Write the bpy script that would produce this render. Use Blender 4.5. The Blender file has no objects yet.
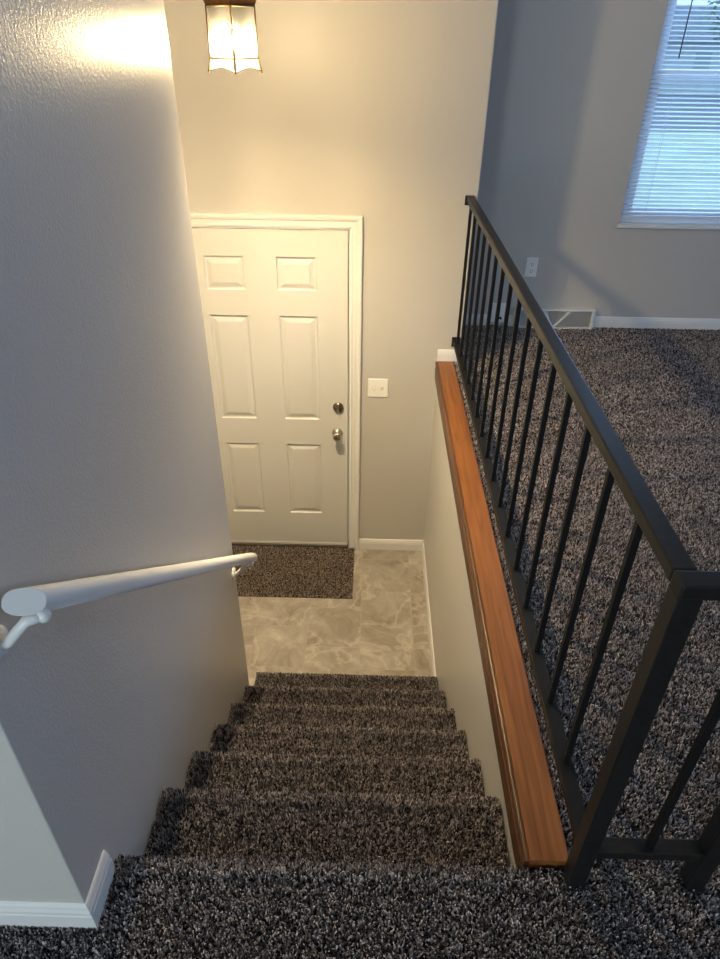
import bpy, bmesh, math, random
import numpy as np
from mathutils import Vector, Matrix

random.seed(4)
rng = np.random.default_rng(7)
SC = bpy.context.scene
COL = SC.collection
PI = math.pi

# ------------------------------------------------------------------ dimensions
RISE, GOING = 0.1936, 0.2409          # one step
Y0 = 0.034                            # nosing of the upper floor
ZF = -7 * RISE                        # entry floor
XL = -0.927                           # stair face of the left wall
YNEAR, YEND = -0.113, 1.348           # ends of the left wall
YD = 2.719                            # entry door wall
XC = 0.1256                           # outside corner of the door wall
YF = 3.331                            # living room wall with the window
XR, YB, ZC = 4.4, -3.6, 2.44          # right wall, back wall, ceiling
RX = 0.088                            # railing line

# ------------------------------------------------------------------ materials
def mat(name):
    m = bpy.data.materials.new(name)
    m.use_nodes = True
    nt = m.node_tree
    b = nt.nodes.get('Principled BSDF')
    return m, nt, b

def N(nt, kind, **kw):
    n = nt.nodes.new(kind)
    for k, v in kw.items():
        setattr(n, k, v)
    return n

def ramp(nt, stops, interp='LINEAR'):
    r = N(nt, 'ShaderNodeValToRGB')
    e = r.color_ramp.elements
    r.color_ramp.interpolation = interp
    while len(e) > 1:
        e.remove(e[-1])
    e[0].position = stops[0][0]
    e[0].color = (*stops[0][1], 1)
    for p, c in stops[1:]:
        x = e.new(p)
        x.color = (*c, 1)
    return r

def plain(name, color, rough=0.5, metal=0.0, bump=0.0, scale=200, spec=0.5, var=0.0):
    m, nt, b = mat(name)
    b.inputs['Base Color'].default_value = (*color, 1)
    b.inputs['Roughness'].default_value = rough
    b.inputs['Metallic'].default_value = metal
    b.inputs['Specular IOR Level'].default_value = spec
    tc = N(nt, 'ShaderNodeTexCoord')
    if bump or var:
        no = N(nt, 'ShaderNodeTexNoise')
        no.inputs['Scale'].default_value = scale
        no.inputs['Detail'].default_value = 3
        nt.links.new(tc.outputs['Object'], no.inputs['Vector'])
    if bump:
        bp = N(nt, 'ShaderNodeBump')
        bp.inputs['Strength'].default_value = bump
        bp.inputs['Distance'].default_value = 0.002
        nt.links.new(no.outputs['Fac'], bp.inputs['Height'])
        nt.links.new(bp.outputs['Normal'], b.inputs['Normal'])
    if var:
        r = ramp(nt, [(0.3, tuple(c * (1 - var) for c in color)), (0.7, tuple(min(1, c * (1 + var)) for c in color))])
        nt.links.new(no.outputs['Fac'], r.inputs['Fac'])
        nt.links.new(r.outputs['Color'], b.inputs['Base Color'])
    return m

M = {}
M['wall'] = plain('wall_paint', (0.50, 0.475, 0.44), 0.32, bump=0.35, scale=170, spec=0.2)
M['ceiling'] = plain('ceiling_paint', (0.78, 0.77, 0.74), 0.8, bump=0.3, scale=90)
M['trim'] = plain('white_trim_paint', (0.70, 0.695, 0.675), 0.35, bump=0.05, scale=60)
M['door'] = plain('door_paint', (0.59, 0.58, 0.555), 0.42, bump=0.05, scale=40)
M['plastic'] = plain('white_plastic', (0.80, 0.79, 0.76), 0.35)
M['slot'] = plain('dark_slot', (0.02, 0.02, 0.02), 0.6)
M['iron'] = plain('black_painted_iron', (0.011, 0.0105, 0.0105), 0.42, bump=0.12, scale=90, spec=0.3, var=0.25)
M['iron_bar'] = plain('flat_black_iron', (0.006, 0.006, 0.006), 0.55, spec=0.25)
M['brass'] = plain('antique_brass', (0.20, 0.125, 0.055), 0.38, metal=0.9, var=0.25, scale=40)
M['nickel'] = plain('satin_nickel', (0.55, 0.50, 0.43), 0.22, metal=1.0)
M['bronze'] = plain('dark_nickel', (0.22, 0.18, 0.14), 0.3, metal=1.0)
M['candle'] = plain('candle_sleeve', (0.75, 0.68, 0.52), 0.5)
M['grille'] = plain('grey_grille', (0.50, 0.505, 0.50), 0.5)
M['alu'] = plain('dull_threshold', (0.10, 0.085, 0.07), 0.45, metal=0.5)
M['blind'] = plain('blind_vinyl', (0.66, 0.69, 0.74), 0.45)
M['wand'] = plain('blind_wand', (0.10, 0.11, 0.13), 0.3)
M['vinyl'] = plain('window_vinyl', (0.75, 0.76, 0.77), 0.4)
M['bark'] = plain('bark', (0.12, 0.105, 0.095), 0.9, bump=0.6, scale=14, var=0.3)
M['leaf'] = plain('foliage', (0.22, 0.27, 0.19), 0.7, var=0.4, scale=1.2)
M['lawn'] = plain('pale_winter_lawn', (0.42, 0.47, 0.36), 0.9, var=0.25, scale=0.6)
M['asphalt'] = plain('street_asphalt', (0.17, 0.17, 0.175), 0.9, var=0.15, scale=1.5)
M['siding'] = plain('house_siding', (0.55, 0.55, 0.56), 0.8, var=0.06, scale=2)
M['roof'] = plain('roof_shingle', (0.22, 0.22, 0.24), 0.9, var=0.2, scale=3)
M['pane_dark'] = plain('far_window_glass', (0.36, 0.39, 0.43), 0.3)

def wood(name, k):
    m, nt, b = mat(name)
    tc = N(nt, 'ShaderNodeTexCoord')
    mp = N(nt, 'ShaderNodeMapping')
    mp.inputs['Scale'].default_value = (38, 2.2, 38)
    nt.links.new(tc.outputs['Object'], mp.inputs['Vector'])
    n1 = N(nt, 'ShaderNodeTexNoise')
    n1.inputs['Scale'].default_value = 1.6
    n1.inputs['Detail'].default_value = 6
    n1.inputs['Distortion'].default_value = 0.6
    nt.links.new(mp.outputs['Vector'], n1.inputs['Vector'])
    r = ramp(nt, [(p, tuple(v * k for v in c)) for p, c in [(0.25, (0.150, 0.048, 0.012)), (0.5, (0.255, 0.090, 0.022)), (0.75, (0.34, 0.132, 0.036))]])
    nt.links.new(n1.outputs['Fac'], r.inputs['Fac'])
    # a few worn chips showing pale wood
    n2 = N(nt, 'ShaderNodeTexNoise')
    n2.inputs['Scale'].default_value = 26
    n2.inputs['Detail'].default_value = 2
    nt.links.new(tc.outputs['Object'], n2.inputs['Vector'])
    r2 = ramp(nt, [(0.775, (0, 0, 0)), (0.79, (1, 1, 1))])
    nt.links.new(n2.outputs['Fac'], r2.inputs['Fac'])
    mx = N(nt, 'ShaderNodeMix', data_type='RGBA')
    nt.links.new(r2.outputs['Color'], mx.inputs['Factor'])
    nt.links.new(r.outputs['Color'], mx.inputs['A'])
    mx.inputs['B'].default_value = (0.55, 0.45, 0.36, 1)
    nt.links.new(mx.outputs['Result'], b.inputs['Base Color'])
    b.inputs['Roughness'].default_value = 0.42
    bp = N(nt, 'ShaderNodeBump')
    bp.inputs['Strength'].default_value = 0.12
    bp.inputs['Distance'].default_value = 0.001
    nt.links.new(n1.outputs['Fac'], bp.inputs['Height'])
    nt.links.new(bp.outputs['Normal'], b.inputs['Normal'])
    return m
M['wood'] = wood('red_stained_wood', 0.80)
M['wood_dark'] = wood('darker_wood', 0.32)  # same grain colours scaled darker, for the stair-side moulding

CARPET = [(0.0, (0.020, 0.017, 0.018)), (0.25, (0.070, 0.060, 0.062)), (0.50, (0.255, 0.225, 0.222)),
          (0.75, (0.53, 0.472, 0.462)), (1.0, (0.86, 0.785, 0.77))]
def carpet_backing():
    m, nt, b = mat('carpet_backing')
    tc = N(nt, 'ShaderNodeTexCoord')
    v = N(nt, 'ShaderNodeTexVoronoi')
    v.inputs['Scale'].default_value = 230
    nt.links.new(tc.outputs['Object'], v.inputs['Vector'])
    s = N(nt, 'ShaderNodeSeparateColor')
    nt.links.new(v.outputs['Color'], s.inputs['Color'])
    r = ramp(nt, [(p, tuple(v * 0.35 for v in c)) for p, c in CARPET])
    nt.links.new(s.outputs['Red'], r.inputs['Fac'])
    nt.links.new(r.outputs['Color'], b.inputs['Base Color'])
    b.inputs['Roughness'].default_value = 0.95
    b.inputs['Specular IOR Level'].default_value = 0.1
    bp = N(nt, 'ShaderNodeBump')
    bp.inputs['Strength'].default_value = 0.8
    bp.inputs['Distance'].default_value = 0.004
    nt.links.new(v.outputs['Distance'], bp.inputs['Height'])
    nt.links.new(bp.outputs['Normal'], b.inputs['Normal'])
    return m
M['carpet'] = carpet_backing()

def carpet_pile(name, stops):
    m, nt, b = mat(name)
    h = N(nt, 'ShaderNodeHairInfo')
    r = ramp(nt, stops)
    nt.links.new(h.outputs['Random'], r.inputs['Fac'])
    nt.links.new(r.outputs['Color'], b.inputs['Base Color'])
    b.inputs['Roughness'].default_value = 0.8
    b.inputs['Specular IOR Level'].default_value = 0.15
    tr = N(nt, 'ShaderNodeBsdfTranslucent')     # fibres let light through
    nt.links.new(r.outputs['Color'], tr.inputs['Color'])
    mx = N(nt, 'ShaderNodeMixShader')
    mx.inputs['Fac'].default_value = 0.33
    nt.links.new(b.outputs[0], mx.inputs[1])
    nt.links.new(tr.outputs[0], mx.inputs[2])
    nt.links.new(mx.outputs[0], nt.nodes['Material Output'].inputs['Surface'])
    return m
M['pile'] = carpet_pile('carpet_yarn', CARPET)
M['pile_rug'] = carpet_pile('rug_yarn', [(p, (c[0] * 1.0, c[1] * 0.93, c[2] * 0.82)) for p, c in CARPET])

def tile():
    m, nt, b = mat('marbled_vinyl_tile')
    tc = N(nt, 'ShaderNodeTexCoord')
    br = N(nt, 'ShaderNodeTexBrick')
    br.offset = 0.5
    br.inputs['Scale'].default_value = 1.0
    br.inputs['Mortar Size'].default_value = 0.0014
    br.inputs['Mortar Smooth'].default_value = 0.3
    br.inputs['Brick Width'].default_value = 0.305
    br.inputs['Row Height'].default_value = 0.305
    br.inputs['Color1'].default_value = (0, 0, 0, 1)
    br.inputs['Color2'].default_value = (1, 1, 1, 1)
    br.inputs['Mortar'].default_value = (0.5, 0.5, 0.5, 1)
    mp = N(nt, 'ShaderNodeMapping')
    mp.inputs['Location'].default_value = (0.17, 0.10, 0)
    mp.inputs['Rotation'].default_value = (0, 0, PI / 2)
    nt.links.new(tc.outputs['Object'], mp.inputs['Vector'])
    nt.links.new(mp.outputs['Vector'], br.inputs['Vector'])
    # each tile samples the marble at its own offset
    off = N(nt, 'ShaderNodeVectorMath', operation='SCALE')
    nt.links.new(br.outputs['Color'], off.inputs[0])
    off.inputs['Scale'].default_value = 6.0
    add = N(nt, 'ShaderNodeVectorMath', operation='ADD')
    nt.links.new(tc.outputs['Object'], add.inputs[0])
    nt.links.new(off.outputs['Vector'], add.inputs[1])
    n1 = N(nt, 'ShaderNodeTexNoise')
    n1.inputs['Scale'].default_value = 4.2
    n1.inputs['Detail'].default_value = 15
    n1.inputs['Roughness'].default_value = 0.76
    n1.inputs['Distortion'].default_value = 0.7
    nt.links.new(add.outputs['Vector'], n1.inputs['Vector'])
    r = ramp(nt, [(0.28, (0.16, 0.126, 0.100)), (0.43, (0.25, 0.213, 0.180)), (0.57, (0.34, 0.305, 0.268)), (0.74, (0.48, 0.445, 0.405))])
    nt.links.new(n1.outputs['Fac'], r.inputs['Fac'])
    # pale veins
    n2 = N(nt, 'ShaderNodeTexNoise')
    n2.inputs['Scale'].default_value = 2.6
    n2.inputs['Detail'].default_value = 9
    n2.inputs['Distortion'].default_value = 0.5
    nt.links.new(add.outputs['Vector'], n2.inputs['Vector'])
    r2 = ramp(nt, [(0.47, (0, 0, 0)), (0.498, (0.32, 0.32, 0.32)), (0.515, (0, 0, 0))])
    nt.links.new(n2.outputs['Fac'], r2.inputs['Fac'])
    mx = N(nt, 'ShaderNodeMix', data_type='RGBA')
    nt.links.new(r2.outputs['Color'], mx.inputs['Factor'])
    nt.links.new(r.outputs['Color'], mx.inputs['A'])
    mx.inputs['B'].default_value = (0.62, 0.56, 0.48, 1)
    mo = N(nt, 'ShaderNodeMix', data_type='RGBA')
    nt.links.new(br.outputs['Fac'], mo.inputs['Factor'])
    nt.links.new(mx.outputs['Result'], mo.inputs['A'])
    mo.inputs['B'].default_value = (0.36, 0.31, 0.255, 1)
    nt.links.new(mo.outputs['Result'], b.inputs['Base Color'])
    b.inputs['Roughness'].default_value = 0.42
    return m
M['tile'] = tile()

def thin_glass(name, tint, gloss, haze):
    m = bpy.data.materials.new(name)
    m.use_nodes = True
    nt = m.node_tree
    nt.nodes.clear()
    out = N(nt, 'ShaderNodeOutputMaterial')
    t = N(nt, 'ShaderNodeBsdfTransparent')
    t.inputs['Color'].default_value = (*tint, 1)
    g = N(nt, 'ShaderNodeBsdfGlossy')
    g.inputs['Roughness'].default_value = 0.06
    d = N(nt, 'ShaderNodeBsdfTranslucent')
    d.inputs['Color'].default_value = (0.9, 0.88, 0.82, 1)
    m1 = N(nt, 'ShaderNodeMixShader')
    m1.inputs['Fac'].default_value = haze
    nt.links.new(t.outputs[0], m1.inputs[1])
    nt.links.new(d.outputs[0], m1.inputs[2])
    m2 = N(nt, 'ShaderNodeMixShader')
    m2.inputs['Fac'].default_value = gloss
    nt.links.new(m1.outputs[0], m2.inputs[1])
    nt.links.new(g.outputs[0], m2.inputs[2])
    nt.links.new(m2.outputs[0], out.inputs['Surface'])
    return m
M['lantern_glass'] = thin_glass('seeded_lantern_glass', (0.150, 0.143, 0.126), 0.04, 0.003)
M['skirt_glass'] = thin_glass('clear_skirt_glass', (0.8, 0.77, 0.70), 0.04, 0.008)
M['glass'] = thin_glass('window_glass', (0.97, 0.99, 1.0), 0.05, 0.0)

def emit(name, color, strength):
    m, nt, b = mat(name)
    b.inputs['Base Color'].default_value = (*color, 1)
    b.inputs['Emission Color'].default_value = (*color, 1)
    b.inputs['Emission Strength'].default_value = strength
    return m
BULB_STRENGTH = 9000.0
M['bulb'] = emit('warm_bulb', (1.0, 0.79, 0.465), BULB_STRENGTH)

# ------------------------------------------------------------------ mesh helpers
def box(bm, x0, x1, y0, y1, z0, z1, bevel=0.0, seg=2):
    t = bmesh.new()
    vs = [t.verts.new(p) for p in ((x0, y0, z0), (x1, y0, z0), (x1, y1, z0), (x0, y1, z0),
                                   (x0, y0, z1), (x1, y0, z1), (x1, y1, z1), (x0, y1, z1))]
    for f in ((0, 3, 2, 1), (4, 5, 6, 7), (0, 1, 5, 4), (1, 2, 6, 5), (2, 3, 7, 6), (3, 0, 4, 7)):
        t.faces.new([vs[i] for i in f])
    if bevel:
        bmesh.ops.bevel(t, geom=list(t.edges), offset=bevel, segments=seg, affect='EDGES', profile=0.5)
    merge(bm, t)
    return bm

def merge(bm, t, mtx=None):
    if mtx is not None:
        t.transform(mtx)
    me = bpy.data.meshes.new('tmp')
    t.to_mesh(me)
    t.free()
    bm.from_mesh(me)
    bpy.data.meshes.remove(me)

def prism(bm, pts, axis, a, b):
    """closed polygon pts (2-D) swept along axis from a to b; axis 'x': pts are (y,z); 'y': (x,z); 'z': (x,y)"""
    def P(u, v, w):
        return {'x': (w, u, v), 'y': (u, w, v), 'z': (u, v, w)}[axis]
    t = bmesh.new()
    A = [t.verts.new(P(u, v, a)) for u, v in pts]
    B = [t.verts.new(P(u, v, b)) for u, v in pts]
    n = len(pts)
    t.faces.new(A)
    t.faces.new(B[::-1])
    for i in range(n):
        j = (i + 1) % n
        t.faces.new((A[i], B[i], B[j], A[j]))
    bmesh.ops.recalc_face_normals(t, faces=list(t.faces))
    merge(bm, t)
    return bm

def lathe(bm, prof, seg=24, mtx=None, smooth=True):
    """prof: (radius, z) list"""
    t = bmesh.new()
    rings = []
    for r, z in prof:
        if r < 1e-6:
            rings.append([t.verts.new((0, 0, z))])
        else:
            rings.append([t.verts.new((r * math.cos(2 * PI * i / seg), r * math.sin(2 * PI * i / seg), z)) for i in range(seg)])
    for a, b in zip(rings, rings[1:]):
        for i in range(seg):
            j = (i + 1) % seg
            if len(a) == 1 and len(b) == 1:
                continue
            if len(a) == 1:
                t.faces.new((a[0], b[j], b[i]))
            elif len(b) == 1:
                t.faces.new((a[i], a[j], b[0]))
            else:
                t.faces.new((a[i], a[j], b[j], b[i]))
    for ring in (rings[0], rings[-1]):
        if len(ring) > 2:
            t.faces.new(ring)
    bmesh.ops.recalc_face_normals(t, faces=list(t.faces))
    if smooth:
        for f in t.faces:
            f.smooth = True
    merge(bm, t, mtx)
    return bm

def tube(bm, pts, r, seg=10, squash=1.0, cap=True):
    """round bar along a polyline"""
    pts = [Vector(p) for p in pts]
    t = bmesh.new()
    rings = []
    prev_n = None
    for i, p in enumerate(pts):
        if i == 0:
            d = pts[1] - pts[0]
        elif i == len(pts) - 1:
            d = pts[-1] - pts[-2]
        else:
            d = (pts[i + 1] - p).normalized() + (p - pts[i - 1]).normalized()
        d.normalize()
        ref = Vector((0, 0, 1)) if abs(d.z) < 0.95 else Vector((1, 0, 0))
        n = d.cross(ref).normalized() if prev_n is None else (prev_n - d * prev_n.dot(d)).normalized()
        prev_n = n
        b = d.cross(n)
        rr = r[i] if isinstance(r, (list, tuple)) else r
        rings.append([t.verts.new(p + n * (rr * math.cos(2 * PI * k / seg)) + b * (rr * squash * math.sin(2 * PI * k / seg))) for k in range(seg)])
    for a, b in zip(rings, rings[1:]):
        for k in range(seg):
            t.faces.new((a[k], a[(k + 1) % seg], b[(k + 1) % seg], b[k])).smooth = True
    if cap:
        t.faces.new(rings[0])
        t.faces.new(rings[-1])
    bmesh.ops.recalc_face_normals(t, faces=list(t.faces))
    merge(bm, t)
    return bm

def link(name, bm, material, parent=None, loc=None):
    me = bpy.data.meshes.new(name)
    if loc is not None:
        bm.transform(Matrix.Translation(-Vector(loc)))
    bm.to_mesh(me)
    bm.free()
    me.materials.append(material)
    o = bpy.data.objects.new(name, me)
    COL.objects.link(o)
    if loc is not None:
        o.location = loc
    if parent is not None:
        o.parent = parent
        if loc is None:
            o.matrix_parent_inverse = Matrix.Translation(-world_loc(parent))
        else:
            o.location = Vector(loc) - world_loc(parent)
    return o

def world_loc(o):
    """world position of a parent built here (translations only)"""
    v = Vector(o.location)
    if o.parent is not None:
        v = v + world_loc(o.parent)
        v = v + o.matrix_parent_inverse.to_translation()
    return v

def empty(name, loc):
    o = bpy.data.objects.new(name, None)
    o.location = loc
    o.empty_display_size = 0.1
    COL.objects.link(o)
    return o

def tag(o, label, cat, group=None, kind=None):
    o['label'] = label
    o['category'] = cat
    if group:
        o['group'] = group
    if kind:
        o['kind'] = kind
    return o

def child_copy(src, parent, offset):
    c = src.copy()
    COL.objects.link(c)
    c.parent = parent
    c.location = Vector(src.location) + Vector(offset)
    return c

# ------------------------------------------------------------------ carpet pile (real yarn ends)
def yarn(name, patches, density, parent, material, radius=0.0016, length=0.011, seed=1):
    """patches: list of (origin, edge_u, edge_v, normal); one curls object of short thick yarn ends standing on them"""
    g = np.random.default_rng(seed)
    P, D, LEN = [], [], []
    for o, u, v, n, dens, *rest in patches:
        o, u, v, n = (np.array(a, float) for a in (o, u, v, n))
        area = np.linalg.norm(np.cross(u, v))
        k = max(1, int(area * density * dens))
        s = g.random((k, 2))
        P.append(o + s[:, :1] * u + s[:, 1:] * v)
        d = n + g.normal(0, 0.14, (k, 3))
        if len(rest) > 1:                 # trodden edge: yarn stands open over the nose
            d = d + np.array(rest[1])
        D.append(d / np.linalg.norm(d, axis=1, keepdims=True))
        LEN.append(length * (rest[0] if rest else 1.0) * g.uniform(0.65, 1.15, k))
    P, D, LEN = np.concatenate(P), np.concatenate(D), np.concatenate(LEN)
    k = len(P)
    curl = g.normal(0, 0.24, (k, 3))
    pts = np.empty((k, 3, 3))
    pts[:, 0] = P
    pts[:, 1] = P + D * (LEN * 0.55)[:, None]
    d2 = D + curl
    d2 /= np.linalg.norm(d2, axis=1, keepdims=True)
    pts[:, 2] = pts[:, 1] + d2 * (LEN * 0.5)[:, None]
    pts -= np.array(world_loc(parent))
    cu = bpy.data.hair_curves.new(name)
    cu.add_curves([3] * k)
    cu.attributes['position'].data.foreach_set('vector', pts.reshape(-1).astype(np.float32))
    ra = cu.attributes.get('radius') or cu.attributes.new('radius', 'FLOAT', 'POINT')
    rr = np.tile(np.array([0.8, 1.1, 0.75]), (k, 1)) * (radius * g.uniform(0.75, 1.2, k))[:, None]
    ra.data.foreach_set('value', rr.reshape(-1).astype(np.float32))
    cu.materials.append(material)
    o = bpy.data.objects.new(name, cu)
    COL.objects.link(o)
    o.parent = parent
    o['kind'] = 'stuff'
    return o

PB = -0.013      # backing lies this far under the walked-on surface

def nose_profile(depth):
    """step block seen from the side, (y,z) relative to its nosing; carpet waterfalls over a round nose"""
    pts = [(-depth, 0), (-0.028, 0)]
    for i in range(1, 7):
        a = PI / 2 * i / 6
        pts.append((-0.028 + 0.028 * math.sin(a), -0.028 + 0.028 * math.cos(a)))
    pts += [(-0.004, -0.052), (-0.024, -RISE), (-depth, -RISE)]
    return pts

def nose_patches(x0, x1, y, z, depth, dens=1.0):
    """surfaces of a step that carry pile"""
    w = (x1 - x0, 0, 0)
    out = [((x0, y - depth, z), w, (0, depth - 0.036, 0), (0, 0, 1), dens),
           ((x0, y - 0.036, z), w, (0, 0.008, 0), (0, 0, 1), dens * 1.3, 1.15, (0, 0.1, 0.5))]
    prof = nose_profile(depth)
    for a, b in zip(prof[1:-2], prof[2:-1]):
        dy, dz = b[0] - a[0], b[1] - a[1]
        n = np.array((0, -dz, dy))
        n = n / np.linalg.norm(n)
        out.append(((x0, y + a[0], z + a[1]), w, (0, dy, dz), tuple(n), dens * (1.5 if a[1] > -0.027 else 1.0), 1.3 if a[1] > -0.027 else 1.0, (0, -0.1, 0.6)))
    return out

# ------------------------------------------------------------------ floor (carpeted upper level)
YN = 0.016                            # edge of the upper floor
XS0, XS1 = XL + 0.001, -0.003         # width of the flight
bm = bmesh.new()
z0, z1 = -0.20, PB
box(bm, -3.0, 0.10, YB, -0.10, z0, z1)
box(bm, 0.10, XR, YB, YF, z0, z1)
box(bm, 0.0, 0.10, -0.10, 0.0, z0, z1)
box(bm, -3.0, XL, -0.10, YNEAR, z0, z1)
prism(bm, [(YN + y, PB + z) for y, z in nose_profile(YN + 0.10)], 'x', XL, 0.0)
floor = link('floor', bm, M['carpet'])
tag(floor, 'upper level floor carpeted in flecked dark brown frieze carpet', 'floor', kind='structure')
hall = [((-1.75, -0.62, PB), (2.9, 0, 0), (0, 0.52, 0), (0, 0, 1), 1.0),
        ((0.0, -0.10, PB), (1.1, 0, 0), (0, 0.12, 0), (0, 0, 1), 1.0),
        ((0.09, 0.0, PB), (1.0, 0, 0), (0, 1.3, 0), (0, 0, 1), 0.9)]
hall += nose_patches(XS0, XS1, YN, PB, YN + 0.10)
yarn('carpet_pile', hall, 76000, floor, M['pile'], 0.00145, 0.0155, 11)
live = [((0.09, 1.3, PB), (1.75, 0, 0), (0, 1.45, 0), (0, 0, 1), 1.0),
        ((0.128, 2.75, PB), (2.0, 0, 0), (0, 0.58, 0), (0, 0, 1), 1.0),
        ((1.09, 0.1, PB), (1.1, 0, 0), (0, 1.2, 0), (0, 0, 1), 1.0)]
yarn('carpet_pile', live, 60000, floor, M['pile'], 0.0019, 0.0155, 12)

# ------------------------------------------------------------------ staircase
stair = empty('staircase', (0, Y0, ZF))
tag(stair, 'straight flight of dark brown carpeted steps going down to the entry', 'staircase')
for k in range(1, 7):
    y, z = Y0 + 0.018 + k * GOING, PB - k * RISE
    depth = GOING + 0.024
    bm = bmesh.new()
    prism(bm, [(y + a, z + b) for a, b in nose_profile(depth)], 'x', XS0, XS1)
    if k == 6:                        # bottom step stands on the entry floor
        bm.free()
        bm = bmesh.new()
        pr = [(y + a, z + b) for a, b in nose_profile(depth)]
        pr = [(a, max(b, ZF) if b > z - RISE + 0.001 else ZF) for a, b in pr]
        prism(bm, pr, 'x', XS0, XS1)
    st = link('step', bm, M['carpet'], stair, loc=((XS0 + XS1) / 2, y, z))
    yarn('carpet_pile', nose_patches(XS0 + 0.004, XS1 - 0.004, y, z, depth), 76000, st, M['pile'], 0.0014, 0.0155, 20 + k)

# ------------------------------------------------------------------ entry floor
bm = bmesh.new()
box(bm, -2.1, 0.0, 0.1, YD + 0.12, ZF - 0.1, ZF)
tag(link('floor_entry', bm, M['tile']), 'marbled beige tile floor of the entry', 'floor', kind='structure')

# ------------------------------------------------------------------ walls
def rounded(pts, corners, r=0.010, seg=4):
    out = []
    n = len(pts)
    for i, p in enumerate(pts):
        if i not in corners:
            out.append(p)
            continue
        p = Vector(p)
        a = (Vector(pts[i - 1]) - p).normalized()
        b = (Vector(pts[(i + 1) % n]) - p).normalized()
        c = p + (a + b) * r
        for s in range(seg + 1):
            th = PI / 2 * s / seg
            out.append(tuple(c - b * (r * math.cos(th)) - a * (r * math.sin(th))))
    return out

bm = bmesh.new()
foot = [(-3.0, YNEAR), (XL, YNEAR), (XL, YEND), (XL - 0.12, YEND), (XL - 0.12, 0.0), (-3.0, 0.0)]
prism(bm, rounded(rounded(foot, (2, 3)), (1,), 0.003), 'z', ZF - 0.02, ZC)
tag(link('wall_left', bm, M['wall']), 'grey painted wall along the left side of the stairs', 'wall', kind='structure')

DX1 = -0.507                          # door leaf
DX0 = DX1 - 0.914
DZ0 = ZF + 0.030
DZ1 = DZ0 + 2.032
g = 0.022                             # jamb
bm = bmesh.new()
box(bm, -2.1, DX0 - g, YD, YD + 0.13, ZF - 0.02, ZC)
box(bm, DX0 - g, DX1 + g, YD, YD + 0.13, DZ1 + g, ZC)
prism(bm, rounded([(DX1 + g, YD), (XC, YD), (XC, YF + 0.13), (0.0, YF + 0.13), (0.0, YD + 0.13), (DX1 + g, YD + 0.13)], (1,), 0.006), 'z', ZF - 0.02, ZC)
tag(link('wall_front', bm, M['wall']), 'tall wall around the entry door', 'wall', kind='structure')

bm = bmesh.new()
box(bm, 0.0, 0.10, 0.016, YD, ZF - 0.02, -0.0925)
box(bm, 0.0, 0.10, -0.09, 0.016, ZF - 0.02, PB - 0.001)
tag(link('wall_knee', bm, M['wall']), 'low grey wall on the right of the stairs below the wooden ledge', 'wall', kind='structure')

WX0, WX1, WZ0, WZ1 = 1.050, 1.960, 0.628, 2.06
bm = bmesh.new()
box(bm, XC, WX0, YF, YF + 0.14, -0.2, ZC)
box(bm, WX1, XR + 0.1, YF, YF + 0.14, -0.2, ZC)
box(bm, WX0, WX1, YF, YF + 0.14, -0.2, WZ0)
box(bm, WX0, WX1, YF, YF + 0.14, WZ1, ZC)
tag(link('wall_living', bm, M['wall']), 'living room wall with the window and blinds', 'wall', kind='structure')

RY0, RY1, RZ0, RZ1 = -0.9, 1.3, 0.55, 2.15      # opening in the right wall, out of view
bm = bmesh.new()
box(bm, XR, XR + 0.12, YB, RY0, -0.2, ZC)
box(bm, XR, XR + 0.12, RY1, YF, -0.2, ZC)
box(bm, XR, XR + 0.12, RY0, RY1, -0.2, RZ0)
box(bm, XR, XR + 0.12, RY0, RY1, RZ1, ZC)
tag(link('wall_right', bm, M['wall']), 'right wall of the living room', 'wall', kind='structure')
bm = bmesh.new()
box(bm, -3.1, XR + 0.12, YB - 0.12, YB, -0.2, ZC)
box(bm, -3.1, -3.0, YB, YNEAR, -0.2, ZC)
tag(link('wall_back', bm, M['wall']), 'back wall behind the stair head', 'wall', kind='structure')
bm = bmesh.new()
box(bm, -2.2, -2.1, 0.0, YD + 0.13, ZF - 0.02, ZC)
tag(link('wall_entry', bm, M['wall']), 'left wall of the entry', 'wall', kind='structure')
bm = bmesh.new()
box(bm, -3.1, XR + 0.12, YB - 0.12, YF + 0.14, ZC, ZC + 0.1)
tag(link('ceiling', bm, M['ceiling']), 'flat white ceiling', 'ceiling', kind='structure')

# ------------------------------------------------------------------ baseboards
def base_profile(h, d=0.011):
    """(out, up) of a colonial baseboard"""
    return [(0, 0), (d, 0), (d, h * 0.62), (d * 0.86, h * 0.66), (d * 0.86, h * 0.76), (d * 0.62, h * 0.84),
            (d * 0.5, h * 0.92), (d * 0.25, h * 0.98), (0, h)]
def base_x(bm, x0, x1, y, s, z, h):        # runs along x on a wall at y, room on side s of it
    prism(bm, [(y + s * o, z + u) for o, u in base_profile(h)], 'x', x0, x1)
def base_y(bm, y0, y1, x, s, z, h):
    prism(bm, [(x + s * o, z + u) for o, u in base_profile(h)], 'y', y0, y1)
bm = bmesh.new()
t = bmesh.new()                           # one moulding mitred round the corner
bp_ = base_profile(0.095)
S = [[t.verts.new((-3.0, YNEAR - o, PB + u)) for o, u in bp_],
     [t.verts.new((XL + o, YNEAR - o, PB + u)) for o, u in bp_],
     [t.verts.new((XL + o, -0.008, PB + u)) for o, u in bp_]]
for A, B in zip(S, S[1:]):
    for i in range(len(A)):
        j = (i + 1) % len(A)
        t.faces.new((A[i], A[j], B[j], B[i]))
t.faces.new(S[0]); t.faces.new(S[-1])
bmesh.ops.recalc_face_normals(t, faces=list(t.faces))
merge(bm, t)
tag(link('baseboard_left', bm, M['trim']), 'white baseboard wrapping the corner at the top of the stairs', 'baseboard', kind='structure')
bm = bmesh.new()
base_x(bm, DX1 + 0.073, 0.0, YD, -1, ZF, 0.083)
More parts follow.
